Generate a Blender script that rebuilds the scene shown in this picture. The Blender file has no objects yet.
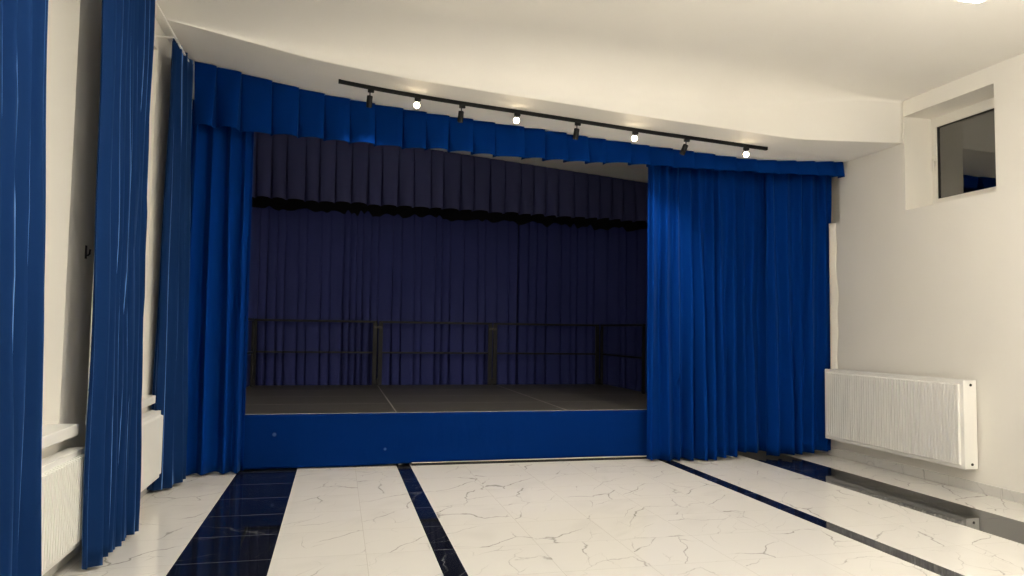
import bpy, bmesh, math, random
from mathutils import Vector, Matrix

scene = bpy.context.scene
COL = scene.collection
PI = math.pi

# ------------------------------------------------------------------ helpers
def lerp(a, b, t): return a + (b - a) * t

def interp(pts, x):
    if x <= pts[0][0]: return pts[0][1]
    for (x0, y0), (x1, y1) in zip(pts, pts[1:]):
        if x <= x1:
            return y0 + (y1 - y0) * (x - x0) / (x1 - x0)
    return pts[-1][1]

def smooth_interp(pts, x):
    """Catmull-Rom style smooth curve through pts."""
    n = len(pts)
    if x <= pts[0][0]: return pts[0][1]
    if x >= pts[-1][0]: return pts[-1][1]
    for i in range(n - 1):
        x0, y0 = pts[i]; x1, y1 = pts[i + 1]
        if x <= x1:
            h = x1 - x0
            m0 = (y1 - pts[i-1][1]) / (x1 - pts[i-1][0]) if i > 0 else (y1 - y0) / h
            m1 = (pts[i+2][1] - y0) / (pts[i+2][0] - x0) if i < n - 2 else (y1 - y0) / h
            t = (x - x0) / h
            return ((2*t**3 - 3*t**2 + 1)*y0 + (t**3 - 2*t**2 + t)*h*m0 +
                    (-2*t**3 + 3*t**2)*y1 + (t**3 - t**2)*h*m1)

def obj(name, bm, mat, parent=None, smooth=False, loc=None):
    me = bpy.data.meshes.new(name)
    bm.normal_update()
    bm.to_mesh(me); bm.free()
    if isinstance(mat, (list, tuple)):
        for m in mat: me.materials.append(m)
    else:
        me.materials.append(mat)
    if smooth:
        for p in me.polygons: p.use_smooth = True
    o = bpy.data.objects.new(name, me)
    COL.objects.link(o)
    if parent is not None: o.parent = parent
    if loc is not None: o.location = loc
    return o

def tag(o, label, cat, group=None):
    o['label'] = label; o['category'] = cat
    if group: o['group'] = group
    return o

def thing(name, label, cat, loc=(0, 0, 0), rz=0.0, group=None):
    o = bpy.data.objects.new(name, None)
    COL.objects.link(o)
    o.empty_display_size = 0.1
    o.location = loc; o.rotation_euler = (0, 0, rz)
    return tag(o, label, cat, group)

def struct(name, bm, mat, smooth=False):
    o = obj(name, bm, mat, smooth=smooth)
    o['kind'] = 'structure'
    return o

def dup(root, loc, rz, label, group=None):
    r = root.copy(); COL.objects.link(r)
    r.location = loc; r.rotation_euler = (0, 0, rz)
    r['label'] = label
    if group: r['group'] = group
    for ch in list(root.children):
        c = ch.copy(); COL.objects.link(c); c.parent = r
        for g in ch.children:
            d = g.copy(); COL.objects.link(d); d.parent = c
    return r

def add_box(bm, x0, x1, y0, y1, z0, z1, bevel=0.0, mat=0):
    if bevel > 0:
        t = bmesh.new()
        bmesh.ops.create_cube(t, size=1.0)
        for v in t.verts:
            v.co = Vector((lerp(x0, x1, v.co.x + .5), lerp(y0, y1, v.co.y + .5), lerp(z0, z1, v.co.z + .5)))
        bmesh.ops.bevel(t, geom=list(t.edges), offset=bevel, segments=2, affect='EDGES', profile=0.6)
        m = {v: bm.verts.new(v.co) for v in t.verts}
        for f in t.faces:
            nf = bm.faces.new([m[v] for v in f.verts]); nf.material_index = mat
        t.free()
        return
    c = [bm.verts.new((x, y, z)) for z in (z0, z1) for y in (y0, y1) for x in (x0, x1)]
    for q in ((0, 2, 3, 1), (4, 5, 7, 6), (0, 1, 5, 4), (2, 6, 7, 3), (0, 4, 6, 2), (1, 3, 7, 5)):
        f = bm.faces.new([c[i] for i in q]); f.material_index = mat

def add_tube(bm, pts, r, n=12, cap=True):
    """round tube through pts; r may be a number or a list"""
    pts = [Vector(p) for p in pts]
    rings = []
    up = None
    for i, p in enumerate(pts):
        if i == 0: d = pts[1] - p
        elif i == len(pts) - 1: d = p - pts[i - 1]
        else: d = (pts[i + 1] - p).normalized() + (p - pts[i - 1]).normalized()
        d.normalize()
        if up is None or abs(up.dot(d)) > .98:
            up = Vector((0, 0, 1)) if abs(d.z) < .9 else Vector((0, 1, 0))
        a = d.cross(up).normalized(); b = a.cross(d).normalized()
        up = b
        rr = r[i] if isinstance(r, (list, tuple)) else r
        rings.append([bm.verts.new(p + a * rr * math.cos(2*PI*k/n) + b * rr * math.sin(2*PI*k/n)) for k in range(n)])
    for A, B in zip(rings, rings[1:]):
        for k in range(n):
            bm.faces.new((A[k], A[(k+1) % n], B[(k+1) % n], B[k]))
    if cap:
        bm.faces.new(rings[0][::-1]); bm.faces.new(rings[-1])

def add_bar(bm, p0, p1, w, h, up=(0, 0, 1)):
    """square bar from p0 to p1: width w sideways, height h along up"""
    p0 = Vector(p0); p1 = Vector(p1); d = (p1 - p0).normalized()
    u = Vector(up); s = d.cross(u).normalized(); u = s.cross(d).normalized()
    A = [bm.verts.new(p0 + s*a*w/2 + u*b*h/2) for a, b in ((-1, -1), (1, -1), (1, 1), (-1, 1))]
    B = [bm.verts.new(p1 + s*a*w/2 + u*b*h/2) for a, b in ((-1, -1), (1, -1), (1, 1), (-1, 1))]
    for k in range(4):
        bm.faces.new((A[k], A[(k+1) % 4], B[(k+1) % 4], B[k]))
    bm.faces.new(A[::-1]); bm.faces.new(B)

# ------------------------------------------------------------------ materials
def new_mat(name):
    m = bpy.data.materials.new(name); m.use_nodes = True
    nt = m.node_tree
    b = nt.nodes['Principled BSDF']
    return m, nt, b

def N(nt, typ, **kw):
    n = nt.nodes.new(typ)
    for k, v in kw.items():
        setattr(n, k, v)
    return n

def mathn(nt, op, a, b=None, c=None, clamp=False):
    n = nt.nodes.new('ShaderNodeMath'); n.operation = op; n.use_clamp = clamp
    for i, v in enumerate((a, b, c)):
        if v is None: continue
        if isinstance(v, (int, float)): n.inputs[i].default_value = v
        else: nt.links.new(v, n.inputs[i])
    return n.outputs[0]

def maprange(nt, v, a0, a1, b0, b1):
    n = nt.nodes.new('ShaderNodeMapRange'); n.clamp = True
    nt.links.new(v, n.inputs[0])
    for i, x in enumerate((a0, a1, b0, b1)): n.inputs[i+1].default_value = x
    return n.outputs[0]

def mixcol(nt, fac, a, b):
    n = nt.nodes.new('ShaderNodeMix'); n.data_type = 'RGBA'
    if isinstance(fac, (int, float)): n.inputs[0].default_value = fac
    else: nt.links.new(fac, n.inputs[0])
    for s, v in ((6, a), (7, b)):
        if isinstance(v, tuple): n.inputs[s].default_value = v + (1,) if len(v) == 3 else v
        else: nt.links.new(v, n.inputs[s])
    return n.outputs[2]

def paint(name, col, rough=0.85, var=0.03, bump=0.02, scale=60, spec=0.3):
    m, nt, b = new_mat(name)
    tc = N(nt, 'ShaderNodeTexCoord')
    n1 = N(nt, 'ShaderNodeTexNoise'); n1.inputs['Scale'].default_value = 1.3; n1.inputs['Detail'].default_value = 3
    nt.links.new(tc.outputs['Object'], n1.inputs['Vector'])
    d = tuple(c * (1 - var) for c in col)
    nt.links.new(mixcol(nt, maprange(nt, n1.outputs[0], .3, .7, 0, 1), d, col), b.inputs['Base Color'])
    b.inputs['Roughness'].default_value = rough
    b.inputs['Specular IOR Level'].default_value = spec
    if bump > 0:
        n2 = N(nt, 'ShaderNodeTexNoise'); n2.inputs['Scale'].default_value = scale; n2.inputs['Detail'].default_value = 2
        nt.links.new(tc.outputs['Object'], n2.inputs['Vector'])
        bp = N(nt, 'ShaderNodeBump'); bp.inputs['Strength'].default_value = bump; bp.inputs['Distance'].default_value = .01
        nt.links.new(n2.outputs[0], bp.inputs['Height'])
        nt.links.new(bp.outputs[0], b.inputs['Normal'])
    return m

def fabric(name, col, sheen=0.3, sheen_tint=None, rough=0.8, var=0.05, wrinkle=0.06, spots=None):
    m, nt, b = new_mat(name)
    tc = N(nt, 'ShaderNodeTexCoord')
    mp = N(nt, 'ShaderNodeMapping'); mp.inputs['Scale'].default_value = (3, 3, .6)
    nt.links.new(tc.outputs['Object'], mp.inputs[0])
    n1 = N(nt, 'ShaderNodeTexNoise'); n1.inputs['Scale'].default_value = 2.0; n1.inputs['Detail'].default_value = 4
    nt.links.new(mp.outputs[0], n1.inputs['Vector'])
    d = tuple(c * (1 - var) for c in col); h = tuple(c * (1 + var) for c in col)
    c = mixcol(nt, maprange(nt, n1.outputs[0], .3, .7, 0, 1), d, h)
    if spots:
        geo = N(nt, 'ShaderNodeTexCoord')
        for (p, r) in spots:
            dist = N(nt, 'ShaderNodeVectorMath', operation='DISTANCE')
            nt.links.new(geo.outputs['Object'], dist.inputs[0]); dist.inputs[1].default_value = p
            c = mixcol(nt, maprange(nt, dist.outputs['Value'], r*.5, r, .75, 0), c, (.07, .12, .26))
    nt.links.new(c, b.inputs['Base Color'])
    b.inputs['Roughness'].default_value = rough
    b.inputs['Specular IOR Level'].default_value = .02
    b.inputs['Sheen Weight'].default_value = sheen
    b.inputs['Sheen Roughness'].default_value = .3
    st = sheen_tint or tuple(min(1, x * 2) for x in col)
    b.inputs['Sheen Tint'].default_value = st + (1,)
    n2 = N(nt, 'ShaderNodeTexNoise'); n2.inputs['Scale'].default_value = 9; n2.inputs['Detail'].default_value = 3
    mp2 = N(nt, 'ShaderNodeMapping'); mp2.inputs['Scale'].default_value = (1.2, 1.2, .35)
    nt.links.new(tc.outputs['Object'], mp2.inputs[0]); nt.links.new(mp2.outputs[0], n2.inputs['Vector'])
    n3 = N(nt, 'ShaderNodeTexNoise'); n3.inputs['Scale'].default_value = 450
    nt.links.new(tc.outputs['Object'], n3.inputs['Vector'])
    hsum = mathn(nt, 'ADD', n2.outputs[0], mathn(nt, 'MULTIPLY', n3.outputs[0], .04))
    bp = N(nt, 'ShaderNodeBump'); bp.inputs['Strength'].default_value = wrinkle; bp.inputs['Distance'].default_value = .05
    nt.links.new(hsum, bp.inputs['Height']); nt.links.new(bp.outputs[0], b.inputs['Normal'])
    return m

def plain(name, col, rough=.5, metal=0.0, spec=.5, var=.06, scale=14):
    m, nt, b = new_mat(name)
    tc = N(nt, 'ShaderNodeTexCoord')
    n1 = N(nt, 'ShaderNodeTexNoise'); n1.inputs['Scale'].default_value = scale; n1.inputs['Detail'].default_value = 3
    nt.links.new(tc.outputs['Object'], n1.inputs['Vector'])
    d = tuple(c * (1 - var) for c in col)
    nt.links.new(mixcol(nt, n1.outputs[0], d, col), b.inputs['Base Color'])
    b.inputs['Roughness'].default_value = rough; b.inputs['Metallic'].default_value = metal
    b.inputs['Specular IOR Level'].default_value = spec
    return m

def emis(name, col, strength):
    m, nt, b = new_mat(name)
    b.inputs['Base Color'].default_value = col + (1,)
    b.inputs['Emission Color'].default_value = col + (1,)
    b.inputs['Emission Strength'].default_value = strength
    return m

TILE = 0.6
def marble(name, base, vein, black=False, joint=(.5, .47, .42), rough=.04, jx0=-0.968, skirting=False):
    m, nt, b = new_mat(name)
    tc = N(nt, 'ShaderNodeTexCoord')
    sep = N(nt, 'ShaderNodeSeparateXYZ'); nt.links.new(tc.outputs['Object'], sep.inputs[0])
    X, Y, Z = sep.outputs
    if skirting: X = mathn(nt, 'ADD', mathn(nt, 'MULTIPLY', Z, .8), 40.1)
    # tile index (for a random shift per tile)
    ty = mathn(nt, 'DIVIDE', mathn(nt, 'SUBTRACT', Y, 0.25), TILE)
    tx = mathn(nt, 'DIVIDE', mathn(nt, 'SUBTRACT', X, jx0), TILE)
    cmb = N(nt, 'ShaderNodeCombineXYZ')
    nt.links.new(mathn(nt, 'FLOOR', tx), cmb.inputs[0]); nt.links.new(mathn(nt, 'FLOOR', ty), cmb.inputs[1])
    wn = N(nt, 'ShaderNodeTexWhiteNoise'); wn.noise_dimensions = '3D'
    nt.links.new(cmb.outputs[0], wn.inputs['Vector'])
    sc = N(nt, 'ShaderNodeVectorMath', operation='SCALE'); sc.inputs['Scale'].default_value = 9.0
    nt.links.new(wn.outputs['Color'], sc.inputs[0])
    pos = N(nt, 'ShaderNodeCombineXYZ'); nt.links.new(X, pos.inputs[0]); nt.links.new(Y, pos.inputs[1])
    add = N(nt, 'ShaderNodeVectorMath', operation='ADD')
    nt.links.new(pos.outputs[0], add.inputs[0]); nt.links.new(sc.outputs[0], add.inputs[1])
    mr = N(nt, 'ShaderNodeMapping'); mr.inputs['Rotation'].default_value = (0, 0, -.85)
    nt.links.new(add.outputs[0], mr.inputs[0])
    mp = N(nt, 'ShaderNodeMapping'); mp.inputs['Scale'].default_value = (.75, 1.6, 1)
    nt.links.new(mr.outputs[0], mp.inputs[0])
    def vein_layer(scale, width, detail, dist, lo, hi, mscale):
        n = N(nt, 'ShaderNodeTexNoise'); n.inputs['Scale'].default_value = scale; n.inputs['Detail'].default_value = detail
        n.inputs['Roughness'].default_value = .5; n.inputs['Distortion'].default_value = dist
        nt.links.new(mp.outputs[0], n.inputs['Vector'])
        a = mathn(nt, 'ABSOLUTE', mathn(nt, 'SUBTRACT', n.outputs[0], .5))
        v = maprange(nt, a, 0, width, 1, 0)
        k = N(nt, 'ShaderNodeTexNoise'); k.inputs['Scale'].default_value = mscale; k.inputs['Detail'].default_value = 1
        nt.links.new(add.outputs[0], k.inputs['Vector'])
        return mathn(nt, 'MULTIPLY', v, maprange(nt, k.outputs[0], lo, hi, 0, 1))
    def crack_layer(scale, width, warp, lo, hi, mscale):
        wn_ = N(nt, 'ShaderNodeTexNoise'); wn_.inputs['Scale'].default_value = 3.2; wn_.inputs['Detail'].default_value = 5
        nt.links.new(add.outputs[0], wn_.inputs['Vector'])
        ws = N(nt, 'ShaderNodeVectorMath', operation='SCALE'); ws.inputs['Scale'].default_value = warp
        nt.links.new(wn_.outputs['Color'], ws.inputs[0])
        wa = N(nt, 'ShaderNodeVectorMath', operation='ADD')
        nt.links.new(mp.outputs[0], wa.inputs[0]); nt.links.new(ws.outputs[0], wa.inputs[1])
        vo = N(nt, 'ShaderNodeTexVoronoi'); vo.voronoi_dimensions = '2D'; vo.feature = 'DISTANCE_TO_EDGE'; vo.inputs['Scale'].default_value = scale
        nt.links.new(wa.outputs[0], vo.inputs['Vector'])
        k = N(nt, 'ShaderNodeTexNoise'); k.inputs['Scale'].default_value = mscale; k.inputs['Detail'].default_value = 2
        nt.links.new(add.outputs[0], k.inputs['Vector'])
        msk = maprange(nt, k.outputs[0], lo, hi, 0, 1)
        v = maprange(nt, mathn(nt, 'DIVIDE', vo.outputs['Distance'], mathn(nt, 'ADD', msk, .25)), 0, width, 1, 0)
        return mathn(nt, 'MULTIPLY', v, msk)
    v1 = crack_layer(1.15, .014, .34, .40, .60, 1.9)
    v2 = crack_layer(2.4, .017, .30, .47, .66, 2.7)
    soft = vein_layer(.75, .07, 3, .5, .45, .7, 2.2)
    if black:
        vv = mathn(nt, 'ADD', mathn(nt, 'MULTIPLY', v1, .5), mathn(nt, 'MULTIPLY', v2, .6), clamp=True)
    else:
        vv = mathn(nt, 'ADD', mathn(nt, 'ADD', mathn(nt, 'MULTIPLY', v1, .85), mathn(nt, 'MULTIPLY', v2, .5)), mathn(nt, 'MULTIPLY', soft, .10), clamp=True)
    c = mixcol(nt, vv, base, vein)
    # joints between tiles
    w = (.006 if black else .0035) / TILE
    def line(t):
        f = mathn(nt, 'FRACT', t)
        return mathn(nt, 'GREATER_THAN', mathn(nt, 'ABSOLUTE', mathn(nt, 'SUBTRACT', f, .5)), .5 - w / 2)
    if black:
        j = line(ty)
    elif skirting:
        j = line(ty)
    else:
        # the cut tiles either side of a black strip: joints counted from each strip
        jl = []
        for x in (-1.568, .229, 1.422, 2.018, 2.614, 3.21, 4.42):
            jl.append(mathn(nt, 'LESS_THAN', mathn(nt, 'ABSOLUTE', mathn(nt, 'SUBTRACT', X, x)), .0018))
        j = line(ty)
        for q in jl: j = mathn(nt, 'MAXIMUM', j, q)
    c = mixcol(nt, mathn(nt, 'MULTIPLY', j, .75 if not black else .95), c, joint)
    nt.links.new(c, b.inputs['Base Color'])
    b.inputs['Roughness'].default_value = rough
    b.inputs['IOR'].default_value = 1.32 if black else 1.45
    return m

WALL = (.85, .82, .755)
M = {}
M['wall'] = paint('warm_cream_wall_paint', WALL)
M['ceil'] = paint('cream_ceiling_paint', (.885, .865, .82), bump=.01)
M['lit_ceil'] = paint('lit_stage_ceiling_paint', (.90, .88, .84), bump=.01)  # hall ceiling paint lightened, to imitate more light over the stage
M['black_wall'] = paint('matte_black_stage_wall', (.006, .006, .008))
M['marble'] = marble('white_veined_marble_tile', (.72, .70, .655), (.25, .235, .215))
M['black_marble'] = marble('black_marble_tile', (.006, .007, .011), (.16, .17, .19), black=True, joint=(.16, .17, .20))
M['skirting'] = marble('marble_skirting', (.66, .64, .60), (.36, .34, .32), skirting=True, rough=.12)
M['blue'] = fabric('royal_blue_stage_velvet', (.0004, .0215, .145), sheen=.22, sheen_tint=(.06, .18, .5))
M['blue_side'] = fabric('blue_window_velvet', (.005, .021, .078), wrinkle=.01, sheen=1.0, sheen_tint=(.18, .36, .75))
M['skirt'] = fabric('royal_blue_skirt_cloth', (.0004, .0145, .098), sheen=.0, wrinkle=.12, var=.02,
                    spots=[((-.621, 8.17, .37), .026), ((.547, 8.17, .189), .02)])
M['navy'] = fabric('dark_navy_backdrop_cloth', (.030, .037, .135), sheen=.1, sheen_tint=(.10, .10, .2))
M['navy_val'] = fabric('dark_navy_valance_cloth', (.058, .065, .165), sheen=.15, sheen_tint=(.15, .14, .2))
M['lining'] = fabric('white_curtain_lining', (.78, .74, .66), sheen=0, wrinkle=.1)
M['deck'] = plain('dark_brown_stage_board', (.048, .045, .042), rough=.5, var=.35, scale=5)
M['alu'] = plain('grey_metal_deck_edge', (.34, .32, .29), rough=.45, metal=.3)
M['black_metal'] = plain('black_powder_coated_metal', (.0045, .0045, .005), rough=.5, spec=.25)
M['rail_clamp'] = plain('dull_bronze_clamp', (.05, .045, .038), rough=.4, metal=.7)
M['white_metal'] = plain('white_enamel_radiator', (.88, .865, .82), rough=.3, var=.02)
M['white_plastic'] = plain('white_window_plastic', (.80, .77, .70), rough=.35, var=.03)
M['sill'] = plain('white_sill_board', (.87, .855, .81), rough=.3, var=.03)
M['dark_hole'] = plain('dark_recess', (.02, .018, .016), rough=.8)
M['batten'] = plain('pale_wood_batten', (.62, .56, .46), rough=.5)
M['lamp_body'] = plain('white_luminaire_body', (.8, .78, .74), rough=.4)
M['panel_glow'] = emis('ceiling_lamp_diffuser', (1.0, .955, .875), 52.0)
M['bulb'] = emis('spot_bulb_glow', (1.0, .80, .52), 30.0)
M['bulb_far'] = emis('spot_bulb_glow_stage_side', (1.0, .80, .52), 25.0)

gm, gnt, gb = new_mat('dark_window_glass')
gnt.nodes.remove(gb)
out = gnt.nodes['Material Output']
tr = N(gnt, 'ShaderNodeBsdfTransparent'); tr.inputs[0].default_value = (.75, .77, .75, 1)
gl = N(gnt, 'ShaderNodeBsdfGlossy'); gl.inputs['Roughness'].default_value = .01; gl.inputs[0].default_value = (.95, .95, .93, 1)
fr = N(gnt, 'ShaderNodeFresnel'); fr.inputs[0].default_value = 1.5
fac = mathn(gnt, 'MULTIPLY', fr.outputs[0], 3.6, clamp=True)
mx = N(gnt, 'ShaderNodeMixShader'); gnt.links.new(fac, mx.inputs[0])
gnt.links.new(tr.outputs[0], mx.inputs[1]); gnt.links.new(gl.outputs[0], mx.inputs[2])
gnt.links.new(mx.outputs[0], out.inputs['Surface'])
M['glass'] = gm

# ------------------------------------------------------------------ room dimensions (metres)
XL, XR = -1.64, 6.12          # side walls
YN, YF = -6.0, 12.75          # near wall behind the camera, far stage wall
YB = 6.79                     # audience face of the drop beam
YB2 = 8.35                    # stage side of the drop beam
YV = 7.75                     # hanging line of the blue valance
DECK = 0.586
def zc(x): return 4.235 + (4.15 - 4.235) * (x - XL) / (XR - XL)      # ceiling
BEAM = [(-1.64, 4.224), (-1.26, 4.155), (-.79, 4.068), (-.25, 3.975), (.43, 3.897), (1.1, 3.843), (2.0, 3.785),
        (3.2, 3.704), (4.1, 3.655), (4.55, 3.628), (4.80, 3.620), (5.05, 3.627), (5.4, 3.642), (6.12, 3.674)]
def zb(x): return smooth_interp(BEAM, x)
def zstage(x): return 4.66 - .084 * x

# ------------------------------------------------------------------ setting
def floor_strip(bm, x0, x1, mat):
    f = bm.faces.new([bm.verts.new(p) for p in ((x0, YN, 0), (x1, YN, 0), (x1, YF, 0), (x0, YF, 0))])
    f.material_index = mat
bm = bmesh.new()
edges = [XL - .5, -.968, -.376, .677, .826, 3.76, 3.91, 4.93, 5.52, XR + .5]
for i in range(len(edges) - 1):
    floor_strip(bm, edges[i], edges[i+1], i % 2)
# cover the underside so the slab has thickness
add_box(bm, XL - .5, XR + .5, YN, YF, -.2, -.002, mat=0)
fl = struct('floor', bm, [M['marble'], M['black_marble']])

def wall_with_holes(x0, x1, z1, holes):
    """wall slab along Y between x0 and x1, holes = (ya, yb, za, zb)"""
    ys = sorted({YN, YF} | {h[0] for h in holes} | {h[1] for h in holes})
    zs = sorted({0, z1} | {h[2] for h in holes} | {h[3] for h in holes})
    bm = bmesh.new()
    for a, b_ in zip(ys, ys[1:]):
        start = None
        for c, d in zip(zs, zs[1:]):
            if any(h[0] <= a and b_ <= h[1] and h[2] <= c and d <= h[3] for h in holes): continue
            add_box(bm, x0, x1, a, b_, c, d)
    return bm
HL = [(3.55, 5.0, .83, 3.98), (5.5, 6.95, .83, 3.98)]
struct('wall_left', wall_with_holes(XL - .42, XL, 5.0, HL), M['wall'])
HR = [(5.625, 6.77, 2.912, 3.972), (7.85, 9.0, 2.932, 3.972)]
bm = wall_with_holes(XR, XR + .45, 5.0, HR)
add_box(bm, XR + .16, XR + .45, 7.85, 9.0, 2.932, 3.972)      # the second recess is closed at the back
struct('wall_right', bm, M['wall'])
bm = bmesh.new(); add_box(bm, XL - .42, XR + .45, YN - .2, YN, 0, 5.0); struct('wall_near', bm, M['wall'])
bm = bmesh.new(); add_box(bm, XL - .42, XR + .45, YF, YF + .2, 0, 5.4); struct('wall_far', bm, M['black_wall'])

# hall ceiling: slab, flowing down into the face of the drop beam
bm = bmesh.new()
lo = [bm.verts.new(p) for p in ((XL-.4, YN, zc(XL-.4)), (XR+.4, YN, zc(XR+.4)), (XR+.4, YB-.66, zc(XR+.4)), (XL-.4, YB-.66, zc(XL-.4)))]
hi = [bm.verts.new((v.co.x, v.co.y, v.co.z + .3)) for v in lo]
bm.faces.new(lo); bm.faces.new(hi[::-1])
for k in range(4): bm.faces.new((lo[k], hi[k], hi[(k+1) % 4], lo[(k+1) % 4]))
struct('ceiling', bm, M['ceil'])

# drop beam with its curved lower edge
bm = bmesh.new()
rows = []
nx = 160
for i in range(nx + 1):
    x = lerp(XL, XR, i / nx)
    c = zc(x); b_ = min(zb(x), c - .004)
    k1 = max(0, min(1, (6.0 - x) / 2.5)); k1 = k1 * k1 * (3 - 2 * k1)
    ry = lerp(.03, .62, k1); rv = min((c - b_) * .9, lerp(.03, .34, k1))
    prof = [(YB - .70, c + .002), (YB - ry, c)]
    for k in range(1, 15):
        a = PI / 2 * k / 14
        prof.append((YB - ry + ry * math.sin(a), c - rv + rv * math.cos(a)))
    prof += [(YB, b_ + .0005), (YB + .001, b_), (YB2 - .001, b_), (YB2, b_ + .001), (YB2, zstage(x) + .05), (YB - .70, zstage(x) + .06)]
    rows.append([bm.verts.new((x, y, z)) for y, z in prof])
for A, B in zip(rows, rows[1:]):
    n = len(A)
    for k in range(n - 1):
        f = bm.faces.new((A[k], A[k+1], B[k+1], B[k]))
        f.smooth = k < 15
for R_ in (rows[0], rows[-1]): bm.faces.new(R_)
bmesh.ops.recalc_face_normals(bm, faces=bm.faces[:])
beam = struct('ceiling_beam', bm, M['ceil'])
for p in beam.data.polygons:
    p.use_smooth = p.center.y < YB + .0003
# ceiling over the stage (slopes down to the right)
bm = bmesh.new()
lo = [bm.verts.new((x, y, zstage(x))) for x, y in ((XL-.4, YB2-.02), (XR+.4, YB2-.02), (XR+.4, YF+.1), (XL-.4, YF+.1))]
hi = [bm.verts.new((v.co.x, v.co.y, v.co.z + .3)) for v in lo]
bm.faces.new(lo); bm.faces.new(hi[::-1])
for k in range(4): bm.faces.new((lo[k], hi[k], hi[(k+1) % 4], lo[(k+1) % 4]))
struct('ceiling_stage', bm, M['lit_ceil'])

bm = bmesh.new(); add_box(bm, XR - .012, XR, YN, YF, 0, .096, bevel=.002); struct('baseboard_right', bm, M['skirting'])
bm = bmesh.new(); add_box(bm, XL, XL + .012, YN, YF, 0, .096, bevel=.002); struct('baseboard_left', bm, M['skirting'])

# windows in the niches
def window(n, x, y0, y1, z0, z1, side, handle_y, label, fb=.065, ft=.065):
    """side = +1: glass looks towards -X from the right wall; -1: left wall"""
    root = bpy.data.objects.new('window_%d' % n, None); COL.objects.link(root)
    root['kind'] = 'structure'; root['label'] = label
    f = .065; d = .07 * side
    xa, xb = sorted((x, x + d))
    bm = bmesh.new()
    add_box(bm, xa, xb, y0, y0 + f, z0, z1, bevel=.004); add_box(bm, xa, xb, y1 - f, y1, z0, z1, bevel=.004)
    add_box(bm, xa, xb, y0 + f, y1 - f, z0, z0 + fb, bevel=.004); add_box(bm, xa, xb, y0 + f, y1 - f, z1 - ft, z1, bevel=.004)
    obj('window_frame', bm, M['white_plastic'], root)
    g = f + .012
    bm = bmesh.new()
    xg = x + d * .5
    add_box(bm, xg - .002, xg + .002, y0 + f - .004, y1 - f + .004, z0 + fb - .004, z1 - ft + .004)
    obj('pane', bm, M['glass'], root)
    bm = bmesh.new()
    gx0, gx1 = sorted((x + d * .25, x + d * .75))
    s = .005
    add_box(bm, gx0, gx1, y0+f, y0+f+s, z0+fb, z1-ft); add_box(bm, gx0, gx1, y1-f-s, y1-f, z0+fb, z1-ft)
    add_box(bm, gx0, gx1, y0+f, y1-f, z0+fb, z0+fb+s); add_box(bm, gx0, gx1, y0+f, y1-f, z1-ft-s, z1-ft)
    obj('gasket', bm, M['dark_hole'], root)
    zm = lerp(z0, z1, .52)
    bm = bmesh.new()
    hx0, hx1 = sorted((x - .012 * side, x))
    add_box(bm, hx0, hx1, handle_y - .014, handle_y + .014, zm - .035, zm + .035, bevel=.003)
    hx0, hx1 = sorted((x - .045 * side, x - .012 * side))
    add_box(bm, hx0, hx1, handle_y - .008, handle_y + .008, zm + .01, zm + .028, bevel=.002)
    hx0, hx1 = sorted((x - .055 * side, x - .04 * side))
    add_box(bm, hx0, hx1, handle_y - .01, handle_y + .01, zm - .10, zm + .03, bevel=.004)
    obj('window_handle', bm, M['white_plastic'], root)
    return root
window(1, XR + .36, 5.625, 6.77, 2.912, 3.972, +1, 6.77 - .062, 'small white framed window in the niche high on the right wall', .135, .11)
for n, (a, b_, c, d) in zip((2, 3), HL):
    w = window(n, XL - .33, a, b_, c + .07, d, -1, b_ - .04, 'tall window in the left wall niche above a radiator')
    bm = bmesh.new()
    add_box(bm, XL - .35, -1.535, a - .02, b_ + .02, c, c + .07, bevel=.006)
    obj('window_sill', bm, M['sill'], w)

# ------------------------------------------------------------------ cloth
def path_point(pts, t):
    """point and normal on a polyline at arc fraction t"""
    seg = [math.dist(a, b_) for a, b_ in zip(pts, pts[1:])]
    L = sum(seg); d = t * L
    for (a, b_), l in zip(zip(pts, pts[1:]), seg):
        if d <= l + 1e-9:
            k = d / l
            tx, ty = (b_[0]-a[0])/l, (b_[1]-a[1])/l
            return (lerp(a[0], b_[0], k), lerp(a[1], b_[1], k)), (ty, -tx)
        d -= l
    a, b_ = pts[-2], pts[-1]; l = seg[-1]
    return pts[-1], ((b_[1]-a[1])/l, -(b_[0]-a[0])/l)

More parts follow.
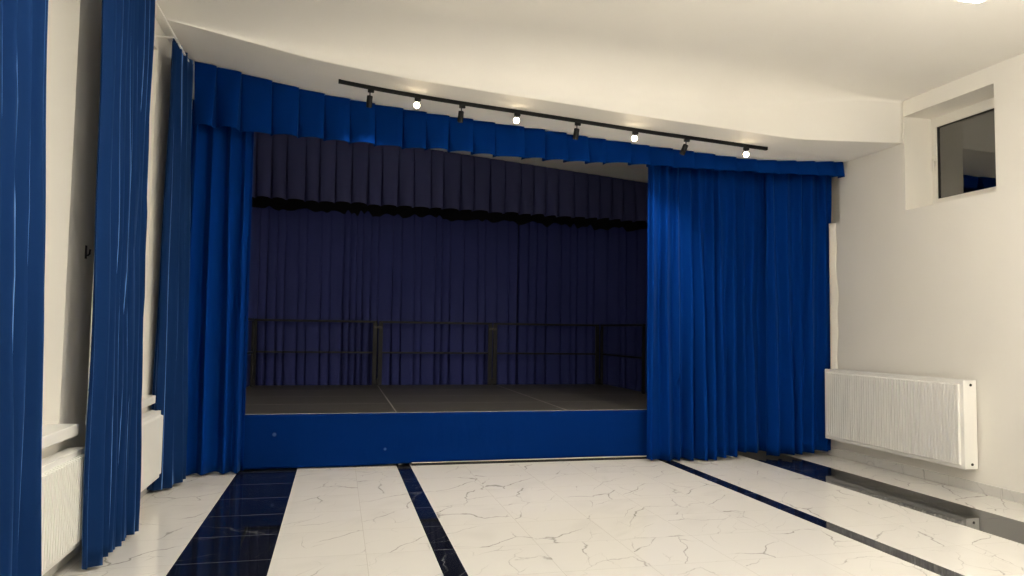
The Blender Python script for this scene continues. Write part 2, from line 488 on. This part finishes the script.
def curtain_bm(top, bot, ztop, zbot, fold=.11, depth=.05, seed=1, rows=26, step=.011, jitter=.6, edges=None, hemwave=.006, damp=(.02, .02)):
    """hanging cloth: top/bot are plan polylines, the +normal side (right of travel) faces the room.
    ztop, zbot: numbers or functions of t."""
    rnd = random.Random(seed)
    L = sum(math.dist(a, b_) for a, b_ in zip(bot, bot[1:]))
    Lt = sum(math.dist(a, b_) for a, b_ in zip(top, top[1:]))
    L = max(L, Lt)
    # fold edges (alternating crest and valley) with their own strength at top, middle and bottom
    cps = [0.0]
    while cps[-1] < 1:
        cps.append(cps[-1] + fold / L * rnd.uniform(1 - jitter, 1 + jitter) * (.38 if len(cps) % 2 else .62))
    cps = [c / cps[-1] for c in cps]
    amp = []
    for i, c in enumerate(cps):
        a = (1 if i % 2 else -1)
        amp.append([a * rnd.uniform(.35, .9), a * rnd.uniform(.5, 1.1), a * rnd.uniform(.6, 1.25)])
    sharp = [rnd.uniform(1.2, 2.4) for _ in cps]
    shift = [[rnd.uniform(-.14, .14) * fold / L for _ in range(3)] for _ in cps]
    shift[0] = shift[-1] = [0, 0, 0]
    def three(v, u):  # u: 0 top .. 1 bottom
        return lerp(v[0], v[1], u * 2) if u < .5 else lerp(v[1], v[2], u * 2 - 1)
    ncol = max(24, int(L / step))
    bm = bmesh.new()
    grid = []
    ph = rnd.uniform(0, 6)
    for j in range(rows + 1):
        u = j / rows
        uu = u * u * (3 - 2 * u)
        pos = [c + three(s, uu) for c, s in zip(cps, shift)]
        am = [three(a, uu) for a in amp]
        row = []
        k = 0
        for i in range(ncol + 1):
            t = i / ncol
            while k < len(pos) - 2 and pos[k+1] < t: k += 1
            q = min(1, max(0, (t - pos[k]) / max(1e-6, pos[k+1] - pos[k])))
            g = sharp[k]
            s0 = q * q * (3 - 2 * q)
            # crest end gets a tighter ridge, valley end stays round
            s1 = (q ** g) if am[k+1] > am[k] else 1 - (1 - q) ** g
            d = lerp(am[k], am[k+1], lerp(s0, s1, .6))
            d *= depth * min(1, .25 + t / damp[0]) * min(1, .1 + (1 - t) / damp[1])
            d += .004 * math.sin(5.1 * u * 3 + t * L * 9 + ph)
            pt, nt_ = path_point(top, t); pb, nb = path_point(bot, t)
            x = lerp(pt[0], pb[0], u); y = lerp(pt[1], pb[1], u)
            nxx = lerp(nt_[0], nb[0], u); nyy = lerp(nt_[1], nb[1], u)
            zt = ztop(t) if callable(ztop) else ztop
            zbm = zbot(t) if callable(zbot) else zbot
            zbm += hemwave * math.sin(t * L * 13 + ph) * 1.0
            row.append(bm.verts.new((x + nxx * d, y + nyy * d, lerp(zt, zbm, u))))
        grid.append(row)
    for A, B in zip(grid, grid[1:]):
        for i in range(ncol):
            f = bm.faces.new((A[i], B[i], B[i+1], A[i+1])); f.smooth = True
    return bm

def cloth(name, bm, mat, parent=None, thick=.004):
    o = obj(name, bm, mat, parent, smooth=True)
    s = o.modifiers.new('thickness', 'SOLIDIFY'); s.thickness = thick; s.offset = 0
    return o


# --- window curtains along the left wall (bundled open, hanging from one white track)
c1 = cloth('window_curtain', curtain_bm([(-1.43, 2.6), (-1.43, 3.84)], [(-1.43, 2.7), (-1.43, 4.19)], 4.03, .03, fold=.14, depth=.05, seed=11), M['blue_side'])
tag(c1, 'blue velvet window curtain at the left edge, hanging in front of the nearest radiator', 'curtain')
c2 = cloth('window_curtain', curtain_bm([(-1.43, 4.74), (-1.43, 5.84)], [(-1.43, 4.98), (-1.42, 5.90)], 4.03, .028, fold=.14, depth=.05, seed=23), M['blue_side'])
tag(c2, 'blue velvet window curtain hanging between the two radiators on the left wall', 'curtain')
c3 = cloth('window_curtain', curtain_bm([(-1.53, 6.98), (-1.48, 6.92), (-1.45, 7.55)], [(-1.625, 7.19), (-1.50, 7.2), (-1.40, 7.55), (-1.42, 7.80)], 4.088, .028, fold=.15, depth=.038, seed=35), M['blue_side'])
tag(c3, 'blue velvet window curtain in the corner, right of the far left radiator', 'curtain')

# curtain track
root = thing('curtain_track', 'thin white curtain track along the top of the left wall', 'curtain track', (-1.468, 5.0, 4.06))
bm = bmesh.new(); add_box(bm, -.008, .008, -3.2, 2.62, -.008, .008, bevel=.002); obj('track', bm, M['white_metal'], root)
for y in (-2.6, -1.0, .55, 1.85, 2.6):
    bm = bmesh.new()
    add_box(bm, -.172, -.005, y - .004, y + .004, .0081, .016)
    add_box(bm, -.172, -.166, y - .012, y + .012, -.03, .03, bevel=.002)
    obj('bracket', bm, M['white_metal'], root)

# --- stage curtains
MATB = M['blue']
ml = cloth('stage_curtain', curtain_bm([(-1.52, 7.93), (-.915, 7.96)], [(-1.52, 7.90), (-1.1, 7.97), (-.905, 8.04)], lambda t: 3.86 - .16*t, .02, fold=.14, depth=.085, seed=5), MATB)
tag(ml, 'royal blue stage curtain gathered at the left side of the stage opening', 'curtain')
r1 = cloth('stage_curtain', curtain_bm([(3.58, 8.0), (4.74, 8.0)], [(3.575, 7.99), (4.2, 7.92), (4.76, 8.0)], 3.612, lambda t: .02 + .03 * max(0, t - .55), fold=.16, depth=.09, seed=8), MATB)
tag(r1, 'bright royal blue stage curtain at the right side of the stage opening', 'curtain')
r2 = cloth('stage_curtain', curtain_bm([(4.66, 8.14), (5.46, 8.14)], [(4.68, 8.14), (5.46, 8.14)], 3.612, .055, fold=.20, depth=.06, seed=18), MATB)
tag(r2, 'narrow royal blue stage curtain panel, middle one of three right of the stage', 'curtain')
r3 = cloth('stage_curtain', curtain_bm([(5.16, 7.98), (5.7, 7.98), (6.115, 8.0)], [(5.16, 7.98), (5.55, 7.96), (6.10, 8.05)], 3.612, lambda t: .03 + .035 * t, fold=.21, depth=.08, seed=29, damp=(.03, .2)), MATB)
tag(r3, 'royal blue stage curtain next to the right wall, behind the radiator end', 'curtain')
# its pale back lining shows along the wall side
bm = bmesh.new()
ga = []
for j in range(31):
    z = lerp(2.93, .55, j / 30)
    w = .012 * math.sin(j * .35) + .01 * math.sin(j * .9 + 1)
    ga.append([bm.verts.new((lerp(6.055, 6.104, k / 4), lerp(7.985, 7.90 + w, k / 4), z)) for k in range(5)])
for A, B in zip(ga, ga[1:]):
    for k in range(4): bm.faces.new((A[k], B[k], B[k+1], A[k+1]))
lin = cloth('lining', bm, M['lining'], r3, .003); lin['label'] = 'white lining showing at the curtain edge'

# --- valances with pleats
def valance_bm(bounds, y, ztop, zbot, depth, rows=10, sub=7, curve=.012, seed=1, hem=.0, slot=.09, drop=.012, slotw=(.006, .02), wander=0.0):
    """pleated cloth: each panel swings forward to its right edge, then tucks back into a deep slot before the next"""
    rnd = random.Random(seed)
    bm = bmesh.new()
    cols = []
    for a, b_ in zip(bounds, bounds[1:]):
        dz = rnd.uniform(-hem, hem); dd = depth * rnd.uniform(.75, 1.2)
        bulge = rnd.uniform(.4, 1.3) * curve; lean = rnd.uniform(-.02, .02)
        wa, wp = rnd.uniform(-wander, wander), rnd.uniform(0, 6)
        wv = lambda u, wa=wa, wp=wp: wa * math.sin(u * 4 + wp)
        cols.append((lambda u, a=a: a + .012 + .0 * u, lambda u: y + slot * (.4 + .6 * u), dz))
        for i in range(sub + 1):
            t = i / sub
            cols.append((lambda u, a=a, b_=b_, t=t, lean=lean: lerp(a + slotw[0] + slotw[1] * u + wv(u), b_ + .004 - .008 * u, t) + lean * u * t,
                         lambda u, t=t, dd=dd, bulge=bulge: y - dd * t * (.5 + .5 * u) - bulge * math.sin(PI * t) * u
                         + (.012 * (t > .99)), dz - drop * t + .006 * math.sin(PI * t)))
        cols.append((lambda u, b_=b_: b_ + .002, lambda u: y + slot * (.4 + .6 * u), dz))
    grid = []
    for fx, fy, dz in cols:
        col = []
        for j in range(rows + 1):
            u = j / rows
            x = fx(u)
            col.append(bm.verts.new((x, fy(u), lerp(ztop(x), zbot(x) + dz, u))))
        grid.append(col)
    for A, B in zip(grid, grid[1:]):
        for j in range(rows):
            f = bm.faces.new((A[j], A[j+1], B[j+1], B[j])); f.smooth = True
    return bm
bounds = [-1.49, -1.27, -1.03, -.73, -.46, -.2, .06, .32, .62, .87, 1.12, 1.38, 1.63, 1.96, 2.2, 2.45, 2.71, 2.93, 3.24, 3.47, 3.76, 4.03, 4.31, 4.58, 4.86, 5.14, 5.4, 5.66, 5.92, 6.06]
VB = [(-1.5, 3.555), (-1.02, 3.51), (-.2, 3.478), (.34, 3.458), (1.15, 3.455), (2.16, 3.43), (3.43, 3.452), (4.42, 3.451), (4.89, 3.457), (6.06, 3.472)]
v = obj('valance', valance_bm(bounds, YV + .01, lambda x: zb(x) - .006, lambda x: smooth_interp(VB, x), .11, seed=4, hem=.006, slot=.05, curve=.03, slotw=(.008, .022)), MATB, smooth=True)
v.modifiers.new('thickness', 'SOLIDIFY').thickness = .005
e = v.modifiers.new('split', 'EDGE_SPLIT'); e.split_angle = math.radians(40)
tag(v, 'pleated royal blue valance hanging along the curved beam above the stage opening', 'valance')

rnd = random.Random(77)
bounds = [-1.62]
while bounds[-1] < 6.0: bounds.append(bounds[-1] + rnd.uniform(.21, .30))
bounds[-1] = 6.1
v = obj('valance', valance_bm(bounds, 12.02, lambda x: zstage(x) - .006, lambda x: 3.556 - .0095 * x, .04, curve=.05, seed=9, hem=.012, slot=.12, slotw=(.014, .03)), M['navy_val'], smooth=True)
v.modifiers.new('thickness', 'SOLIDIFY').thickness = .005
e = v.modifiers.new('split', 'EDGE_SPLIT'); e.split_angle = math.radians(40)
tag(v, 'dark navy pleated valance across the back of the stage', 'valance')

# --- backdrop curtains
def backdrop(x0, x1, y, seed, label):
    r = random.Random(seed)
    bs = [x0]
    while bs[-1] < x1 - .2: bs.append(bs[-1] + r.choice((r.uniform(.10, .16), r.uniform(.17, .27))))
    bs.append(x1)
    head = [(b_, 3.445 - .009 * b_ + r.uniform(-.06, .04)) for b_ in bs]
    head = [p for q in zip(head, [((a[0] + b_[0]) / 2, 3.455 - .009 * a[0] + r.uniform(-.05, .04)) for a, b_ in zip(head, head[1:])]) for p in q] + [head[-1]]
    o = obj('backdrop_curtain', valance_bm(bs, y, lambda x: smooth_interp(head, x), lambda x: .03, .05, rows=24, curve=.02, seed=seed, hem=.004, slot=.13, slotw=(.012, .028), wander=.022), M['navy'], smooth=True)
    o.modifiers.new('thickness', 'SOLIDIFY').thickness = .003
    e = o.modifiers.new('split', 'EDGE_SPLIT'); e.split_angle = math.radians(50)
    return tag(o, label, 'curtain')
backdrop(-1.6, 3.05, 12.36, 41, 'dark navy backdrop curtain behind the left and middle guardrails of the stage')
backdrop(3.07, 6.08, 12.36, 52, 'dark navy backdrop curtain at the back right of the stage')

# ------------------------------------------------------------------ stage platforms
PX = [-1.325, .665, 2.655, 4.645]
PY = [8.2, 9.2, 10.2, 11.2, 12.2]
rows_ = ['front', 'second', 'third', 'rear']
cols_ = ['left', 'middle', 'right']
def platform(label, loc):
    root = thing('stage_platform', label, 'stage platform', loc, 0, 'stage platforms')
    w, d = 1.99, 1.0
    bm = bmesh.new(); add_box(bm, .008, w - .008, .008, d - .008, DECK - .03, DECK, bevel=.001); obj('deck_board', bm, M['deck'], root)
    bm = bmesh.new()
    add_box(bm, .0005, w - .0005, .0005, .008, DECK - .10, DECK - .0005); add_box(bm, .0005, w - .0005, d - .008, d - .0005, DECK - .10, DECK - .0005)
    add_box(bm, .0005, .008, .008, d - .008, DECK - .10, DECK - .0005); add_box(bm, w - .008, w - .0005, .008, d - .008, DECK - .10, DECK - .0005)
    obj('edge_frame', bm, M['alu'], root)
    for x in (.06, w - .06):
        for y in (.06, d - .06):
            bm = bmesh.new(); add_box(bm, x - .02, x + .02, y - .02, y + .02, 0, DECK - .031, bevel=.003); obj('leg', bm, M['alu'], root)
    return root
first = None
for r in range(4):
    for c in range(3):
        lab = 'dark brown stage deck platform, %s row, %s column' % (rows_[r], cols_[c])
        if r == 3 and c == 0: lab = 'dark brown stage deck platform in the rear left corner by the guardrails'
        if r == 3 and c == 2: lab = 'dark brown stage deck platform in the rear right corner by the guardrails'
        if first is None: first = platform(lab, (PX[c], PY[r], 0))
        else: dup(first, (PX[c], PY[r], 0), 0, lab, 'stage platforms')

# blue skirt on the front of the stage
bm = bmesh.new()
rnd = random.Random(12)
nxs, nzs = 220, 20
g = []
def wob(x, u):
    return .006 * math.sin(x * 2.3 + 1.0) * u + .004 * math.sin(x * 5.7 + u * 3) * u + .003 * math.sin(x * 13 + u * 7) * u * (1 - u) * 3 + .004 * math.sin(u * 9 + x * 1.7) * u
for j in range(nzs + 1):
    u = j / nzs
    row = []
    for i in range(nxs + 1):
        x = lerp(-1.32, 4.64, i / nxs)
        z = lerp(DECK - .004, .014 + .026 * min(1, max(0, (x - .1) / 1.2)), u)
        row.append(bm.verts.new((x, 8.178 + wob(x, u) - .008 * u, z)))
    g.append(row)
for A, B in zip(g, g[1:]):
    for i in range(nxs): bm.faces.new((A[i], B[i], B[i+1], A[i+1]))
sk = cloth('stage_skirt', bm, M['skirt'], None, .004)
tag(sk, 'plain royal blue cloth skirt covering the front of the stage', 'stage skirt')
bm = bmesh.new()
add_box(bm, .84, 4.63, 8.163, 8.183, .028, .036, bevel=.001)
bt = obj('hem_batten', bm, M['batten'], sk); bt['label'] = 'pale batten along the lower hem'
bm = bmesh.new(); add_box(bm, .84, 4.63, 8.166, 8.18, 0, .0275, bevel=.001)  # dark box in place of the shadow gap below the hem
kb = obj('hem_shadow_strip', bm, M['black_metal'], sk); kb['label'] = 'black strip standing in for the shadow gap under the pale batten'

# ------------------------------------------------------------------ guardrails
def guardrail(label, loc, rz, w):
    root = thing('guardrail', label, 'guardrail', loc, rz, 'guardrails round the stage')
    H = 1.055; t = .036; p = .065
    for x in (p/2, w - p/2):
        bm = bmesh.new(); add_box(bm, x - p/2, x + p/2, -t/2, t/2, 0, H - t, bevel=.004); obj('upright', bm, M['black_metal'], root)
    bm = bmesh.new(); add_box(bm, 0, w, -t/2, t/2, H - t, H, bevel=.006); obj('top_rail', bm, M['black_metal'], root)
    bm = bmesh.new(); add_box(bm, p, w - p, -.014, .014, .52, .55, bevel=.004); obj('middle_rail', bm, M['black_metal'], root)
    for x in (t/2, w - t/2):
        bm = bmesh.new(); add_box(bm, x - .03, x + .03, -.03, -t/2, .015, .11, bevel=.003); obj('foot_clamp', bm, M['black_metal'], root)
    return root
YR = 12.1
guardrail('black guardrail at the back left of the stage', (-1.30, YR, DECK + .001), 0, 1.935)
guardrail('black guardrail at the back middle of the stage', (.662, YR, DECK + .001), 0, 1.90)
guardrail('black guardrail at the back right of the stage', (2.585, YR, DECK + .001), 0, 1.905)
guardrail('black guardrail along the right side of the stage', (4.53, YR - .0, DECK + .001), -PI/2, 1.86)
guardrail('black guardrail along the left side of the stage', (-1.285, YR - 1.93, DECK + .001), PI/2, 1.88)
# clamps joining neighbouring guardrails
for i, (x, lab) in enumerate(((.6485, 'small dull clamp joining the left and middle back guardrails'), (2.5735, 'small dull clamp joining the middle and right back guardrails'))):
    bm = bmesh.new()
    w = .062
    add_box(bm, x - w, x + w, YR - .032, YR - .019, DECK + .93, DECK + .965, bevel=.003)
    add_tube(bm, [(x, YR - .052, DECK + .948), (x, YR - .031, DECK + .948)], .012, 10)
    tag(obj('rail_clamp', bm, M['rail_clamp']), lab, 'clamp', 'guardrail clamps')

# ------------------------------------------------------------------ radiators
def radiator(label, loc, rz, L, z0, z1, pitch=.039, deep=.085):
    """local frame: x along the length, y = 0 at the wall, room towards -y"""
    root = thing('radiator', label, 'radiator', loc, rz, 'white panel radiators')
    D0, D1 = -.03, -.03 - deep
    # front panel with pressed vertical ribs
    bm = bmesh.new()
    add_box(bm, .0, L, D1, D1 + .012, z0, z1, bevel=.004)
    n = int((L - .06) / pitch)
    off = (L - n * pitch) / 2
    for i in range(n):
        c = off + (i + .5) * pitch
        w0, w1, h = pitch * .39, pitch * .35, .025
        za, zb_ = z0 + .035, z1 - .035
        A = [bm.verts.new((c + s * w0, D1 + .0005, z)) for s, z in ((-1, za), (1, za), (1, zb_), (-1, zb_))]
        B = [bm.verts.new((c + s * w1, D1 - h, z)) for s, z in ((-1, za + .012), (1, za + .012), (1, zb_ - .012), (-1, zb_ - .012))]
        bm.faces.new(B)
        for k in range(4): bm.faces.new((A[k], A[(k+1) % 4], B[(k+1) % 4], B[k]))
    bmesh.ops.recalc_face_normals(bm, faces=bm.faces[:])
    obj('front_panel', bm, M['white_metal'], root)
    bm = bmesh.new(); add_box(bm, .004, L - .004, D0 - .012, D0, z0 + .004, z1 - .004, bevel=.003); obj('back_panel', bm, M['white_metal'], root)
    for x0 in (-.002, L - .002):
        bm = bmesh.new(); add_box(bm, x0, x0 + .004, D1 + .004, D0 - .002, z0 + .002, z1 - .002, bevel=.001)
        s = obj('side_cover', bm, M['white_metal'], root)
        xo = x0 if x0 < 0 else x0 + .004
        dx = -.006 if x0 < 0 else .006
        for z in (z0 + .045, z1 - .045):
            bm = bmesh.new()
            add_tube(bm, [(xo - dx * .2, lerp(D0, D1, .45), z), (xo + dx, lerp(D0, D1, .45), z)], .013, 14)
            obj('pipe_socket', bm, M['dark_hole'], s)
    # convector fins seen through the grille
    bm = bmesh.new()
    m = int(L / .05)
    for i in range(m):
        x = (i + .5) * L / m
        add_box(bm, x - .001, x + .001, D1 + .02, D0 - .018, z0 + .05, z1 - .05)
    obj('convector_fins', bm, M['white_metal'], root)
    bm = bmesh.new()
    add_box(bm, 0, L, D1 + .0125, D1 + .022, z1 - .012, z1 + .002, bevel=.002)
    add_box(bm, 0, L, D0 - .012, D0 - .002, z1 - .0035, z1 + .002)
    for k in range(4):
        y = lerp(D1 + .03, D0 - .02, k / 3)
        add_box(bm, .004, L - .004, y - .0045, y + .0045, z1 - .008, z1 + .001)
    for i in range(int(L / .12) + 1):
        x = lerp(.006, L - .006, i / int(L / .12))
        add_box(bm, x - .003, x + .003, D1 + .02, D0 - .01, z1 - .011, z1 - .004)
    obj('top_grille', bm, M['white_metal'], root)
    for x in (.25, L - .25):
        bm = bmesh.new()
        add_box(bm, x - .02, x + .02, D0 - .001, 0, z0 + .08, z1 - .08)
        obj('wall_bracket', bm, M['white_metal'], root)
    return root
# right wall (room towards -x): local x runs along +Y? rotate so that local -y points to -X
radiator('long white ribbed radiator on the right wall under the small window', (XR, 7.94, 0), -PI/2, 2.065, .232, 1.088, deep=.155)
# left wall (room towards +x)
radiator('white ribbed radiator on the left wall, nearest one, at the left edge', (XL, 3.45, 0), PI/2, 1.66, .14, .742)
radiator('white ribbed radiator on the left wall, farther one, beside the corner curtain', (XL, 5.45, 0), PI/2, 1.73, .146, .75)

# small black hook on the left wall
root = thing('curtain_hook', 'small black hook on the left wall beside the middle window curtain', 'hook', (XL, 5.32, 1.99))
bm = bmesh.new(); add_box(bm, 0, .008, -.012, .012, -.045, .045, bevel=.003); obj('base_plate', bm, M['black_metal'], root)
bm = bmesh.new(); add_tube(bm, [(.008, 0, -.02), (.018, 0, -.02), (.026, 0, -.01), (.028, 0, .02)], .006, 10); obj('hook', bm, M['black_metal'], root, smooth=True)

# ------------------------------------------------------------------ track lights
YT = 7.2
TX0, TX1 = -.056, 4.667
def ztrack(x): return zb(x) - .019
root = thing('light_track', 'black lighting track running along the underside of the beam above the stage', 'light track', (lerp(TX0, TX1, .5), YT, ztrack(2.3)))
ox, oz = root.location.x, root.location.z
bm = bmesh.new()
nseg = 24
prof = [(-.017, -.0165), (-.008, -.0165), (-.008, -.006), (.008, -.006), (.008, -.0165), (.017, -.0165), (.017, .0165), (-.017, .0165)]
rows = []
for i in range(nseg + 1):
    x = lerp(TX0 + .02, TX1 - .02, i / nseg)
    rows.append([bm.verts.new((x - ox, a, ztrack(x) - oz + b_)) for a, b_ in prof])
for A, B in zip(rows, rows[1:]):
    for k in range(len(prof)): bm.faces.new((A[k], A[(k+1) % len(prof)], B[(k+1) % len(prof)], B[k]))
bm.faces.new(rows[0][::-1]); bm.faces.new(rows[-1])
bmesh.ops.recalc_face_normals(bm, faces=bm.faces[:])
obj('rail', bm, M['black_metal'], root)
for x in (TX0, TX1 - .022):
    bm = bmesh.new(); add_box(bm, x - ox, x + .022 - ox, -.0185, .0185, ztrack(x + .01) - oz - .018, ztrack(x + .01) - oz + .018, bevel=.002)
    obj('end_cap', bm, M['black_metal'], root)

SPX = [x * .9863 for x in (.254, .724, 1.184, 1.771, 2.441, 3.103, 3.719, 4.457)]
ordn = ['leftmost', 'second', 'third', 'fourth', 'fifth', 'sixth', 'seventh', 'rightmost']
def spot(i, x):
    lit = i % 2 == 1
    if lit: lab = '%s%s spotlight on the black track, glowing towards the room' % (ordn[i], '' if i in (0, 7) else ' from left')
    else: lab = '%s%s spotlight on the black track, its dark can turned to the stage' % (ordn[i], '' if i in (0, 7) else ' from left')
    z = ztrack(x) - .0185
    root = thing('track_spotlight', lab, 'spotlight', (x, YT, z), 0, 'spotlights on the black track')
    bm = bmesh.new(); add_box(bm, -.022, .04, -.015, .015, -.03, 0, bevel=.003); obj('track_adapter', bm, M['black_metal'], root)
    bm = bmesh.new(); add_tube(bm, [(0, 0, -.028), (0, 0, -.062)], .006, 10); obj('stem', bm, M['black_metal'], root, smooth=False)
    # direction the lamp points
    if lit:
        tgt = Vector((0, 0, 1.5)) if i != 7 else Vector((1.0, 0, 1.2))
        d = (tgt - Vector((x, YT, z))).normalized()
        p = Vector((0, 0, -.075))
        a0, a1 = -.035, .065
    else:
        d = Vector((-.06, .25, -1.0)) if i < 6 else Vector((-.32, .30, -1.0))
        d.normalize(); p = Vector((0, 0, -.062)); a0, a1 = 0.0, .115
    bm = bmesh.new()
    n = 24; R = .036 if lit else .029
    u = d.cross(Vector((1, 0, 0))).normalized(); w = d.cross(u).normalized()
    def ring(t, r): return [bm.verts.new(p + d*t + u*r*math.cos(2*PI*k/n) + w*r*math.sin(2*PI*k/n)) for k in range(n)]
    stations = [(a0, R*.8), (a0 + .006, R), (a1 - .003, R), (a1, R*.97), (a1, R*.86), (a1 - .018, R*.72)]
    rs = [ring(t, r) for t, r in stations]
    for A, B in zip(rs, rs[1:]):
        for k in range(n): bm.faces.new((A[k], A[(k+1) % n], B[(k+1) % n], B[k]))
    bm.faces.new(rs[0][::-1]); bm.faces.new(rs[-1])
    bmesh.ops.recalc_face_normals(bm, faces=bm.faces[:])
    can = obj('lamp_can', bm, M['black_metal'], root)
    bm = bmesh.new()
    prev = None
    q = [(a1 - .017, R*.72), (a1 - .004, R*.84), (a1 + .010, R*.80), (a1 + .022, R*.55), (a1 + .027, R*.2)] if lit else [(a1 - .017, R*.72), (a1 - .008, R*.70), (a1 - .004, R*.3)]
    rr = [[bm.verts.new(p + d*t + u*r*math.cos(2*PI*k/n) + w*r*math.sin(2*PI*k/n)) for k in range(n)] for t, r in q]
    for A, B in zip(rr, rr[1:]):
        for k in range(n): bm.faces.new((A[k], A[(k+1) % n], B[(k+1) % n], B[k]))
    bm.faces.new(rr[0][::-1]); bm.faces.new(rr[-1])
    bmesh.ops.recalc_face_normals(bm, faces=bm.faces[:])
    obj('bulb', bm, M['bulb'] if lit else M['bulb_far'], can, smooth=True)
    ld = bpy.data.lights.new('spot_beam', 'SPOT')
    ld.energy = 4 if lit else (40 if i == 0 else 90)
    ld.color = (1, .80, .55) if lit else (1, .9, .75)
    ld.spot_size = math.radians(120 if lit else 125); ld.spot_blend = .8; ld.shadow_soft_size = .02
    lo_ = bpy.data.objects.new('spot_beam', ld); COL.objects.link(lo_)
    lo_.parent = root; lo_.location = p + d * (a1 + .035)
    lo_.rotation_euler = d.to_track_quat('-Z', 'Y').to_euler()
    return root
for i, x in enumerate(SPX): spot(i, x)

# ------------------------------------------------------------------ ceiling luminaires of the hall (long white battens, their hung drop added to spread light)
def ceiling_light(x, y, label):
    z = zc(x)
    root = thing('ceiling_light', label, 'ceiling light', (x, y, z), 0, 'long lights of the hall, hung on an added drop')
    bm = bmesh.new(); add_box(bm, -.08, .08, -.6, .6, -.345, -.335, bevel=.002); obj('housing', bm, M['lamp_body'], root)
    bm = bmesh.new(); add_box(bm, -.085, .085, -.6, .6, -.40, -.3452, bevel=.012)
    add_box(bm, -.07, .07, -.58, .58, -.3348, -.325, bevel=.003)  # upward-glowing strip, added to brighten the ceiling
    obj('diffuser', bm, M['panel_glow'], root)
    for yy in (-.45, .45):
        bm = bmesh.new(); add_tube(bm, [(0, yy, -.325), (0, yy, -.012)], .003, 8); add_tube(bm, [(0, yy, -.012), (0, yy, 0)], .03, 16)
        obj('added_suspension', bm, M['lamp_body'], root)
    return root
for x, side in ((4.09, 'right'), (.39, 'left')):
    for y, where in ((3.34, 'nearest the stage'), (.9, 'over the hall middle'), (-1.6, 'behind the camera'), (-4.2, 'at the back of the hall')):
        ceiling_light(x, y, 'long white ceiling light in the %s row, %s' % (side, where))

# ------------------------------------------------------------------ world and camera
w = bpy.data.worlds.new('night'); scene.world = w; w.use_nodes = True
bg = w.node_tree.nodes['Background']; bg.inputs[0].default_value = (.01, .013, .02, 1); bg.inputs[1].default_value = .3

cam = bpy.data.cameras.new('camera'); co = bpy.data.objects.new('camera', cam); COL.objects.link(co)
cam.sensor_width = 36; cam.lens = 725 / 1024 * 36; cam.clip_start = .02
yaw, pitch, roll = (math.radians(a) for a in (13.47553512, 3.37013822, .81175574))
f = Vector((math.sin(yaw)*math.cos(pitch), math.cos(yaw)*math.cos(pitch), math.sin(pitch)))
r = Vector((math.cos(yaw), -math.sin(yaw), 0)); u = r.cross(f)
r2 = r*math.cos(roll) + u*math.sin(roll); u2 = -r*math.sin(roll) + u*math.cos(roll)
co.matrix_world = Matrix(((r2.x, u2.x, -f.x, 0), (r2.y, u2.y, -f.y, 0), (r2.z, u2.z, -f.z, 1.51), (0, 0, 0, 1)))
scene.camera = co

vs = scene.view_settings
scene.display_settings.display_device = 'sRGB'
vs.view_transform = 'Standard'; vs.look = 'None'; vs.exposure = 0.14; vs.gamma = 1.0; vs.use_curve_mapping = False
scene.cycles.use_denoising = True
scene.cycles.max_bounces = 10; scene.cycles.diffuse_bounces = 6
scene.cycles.sample_clamp_indirect = 8
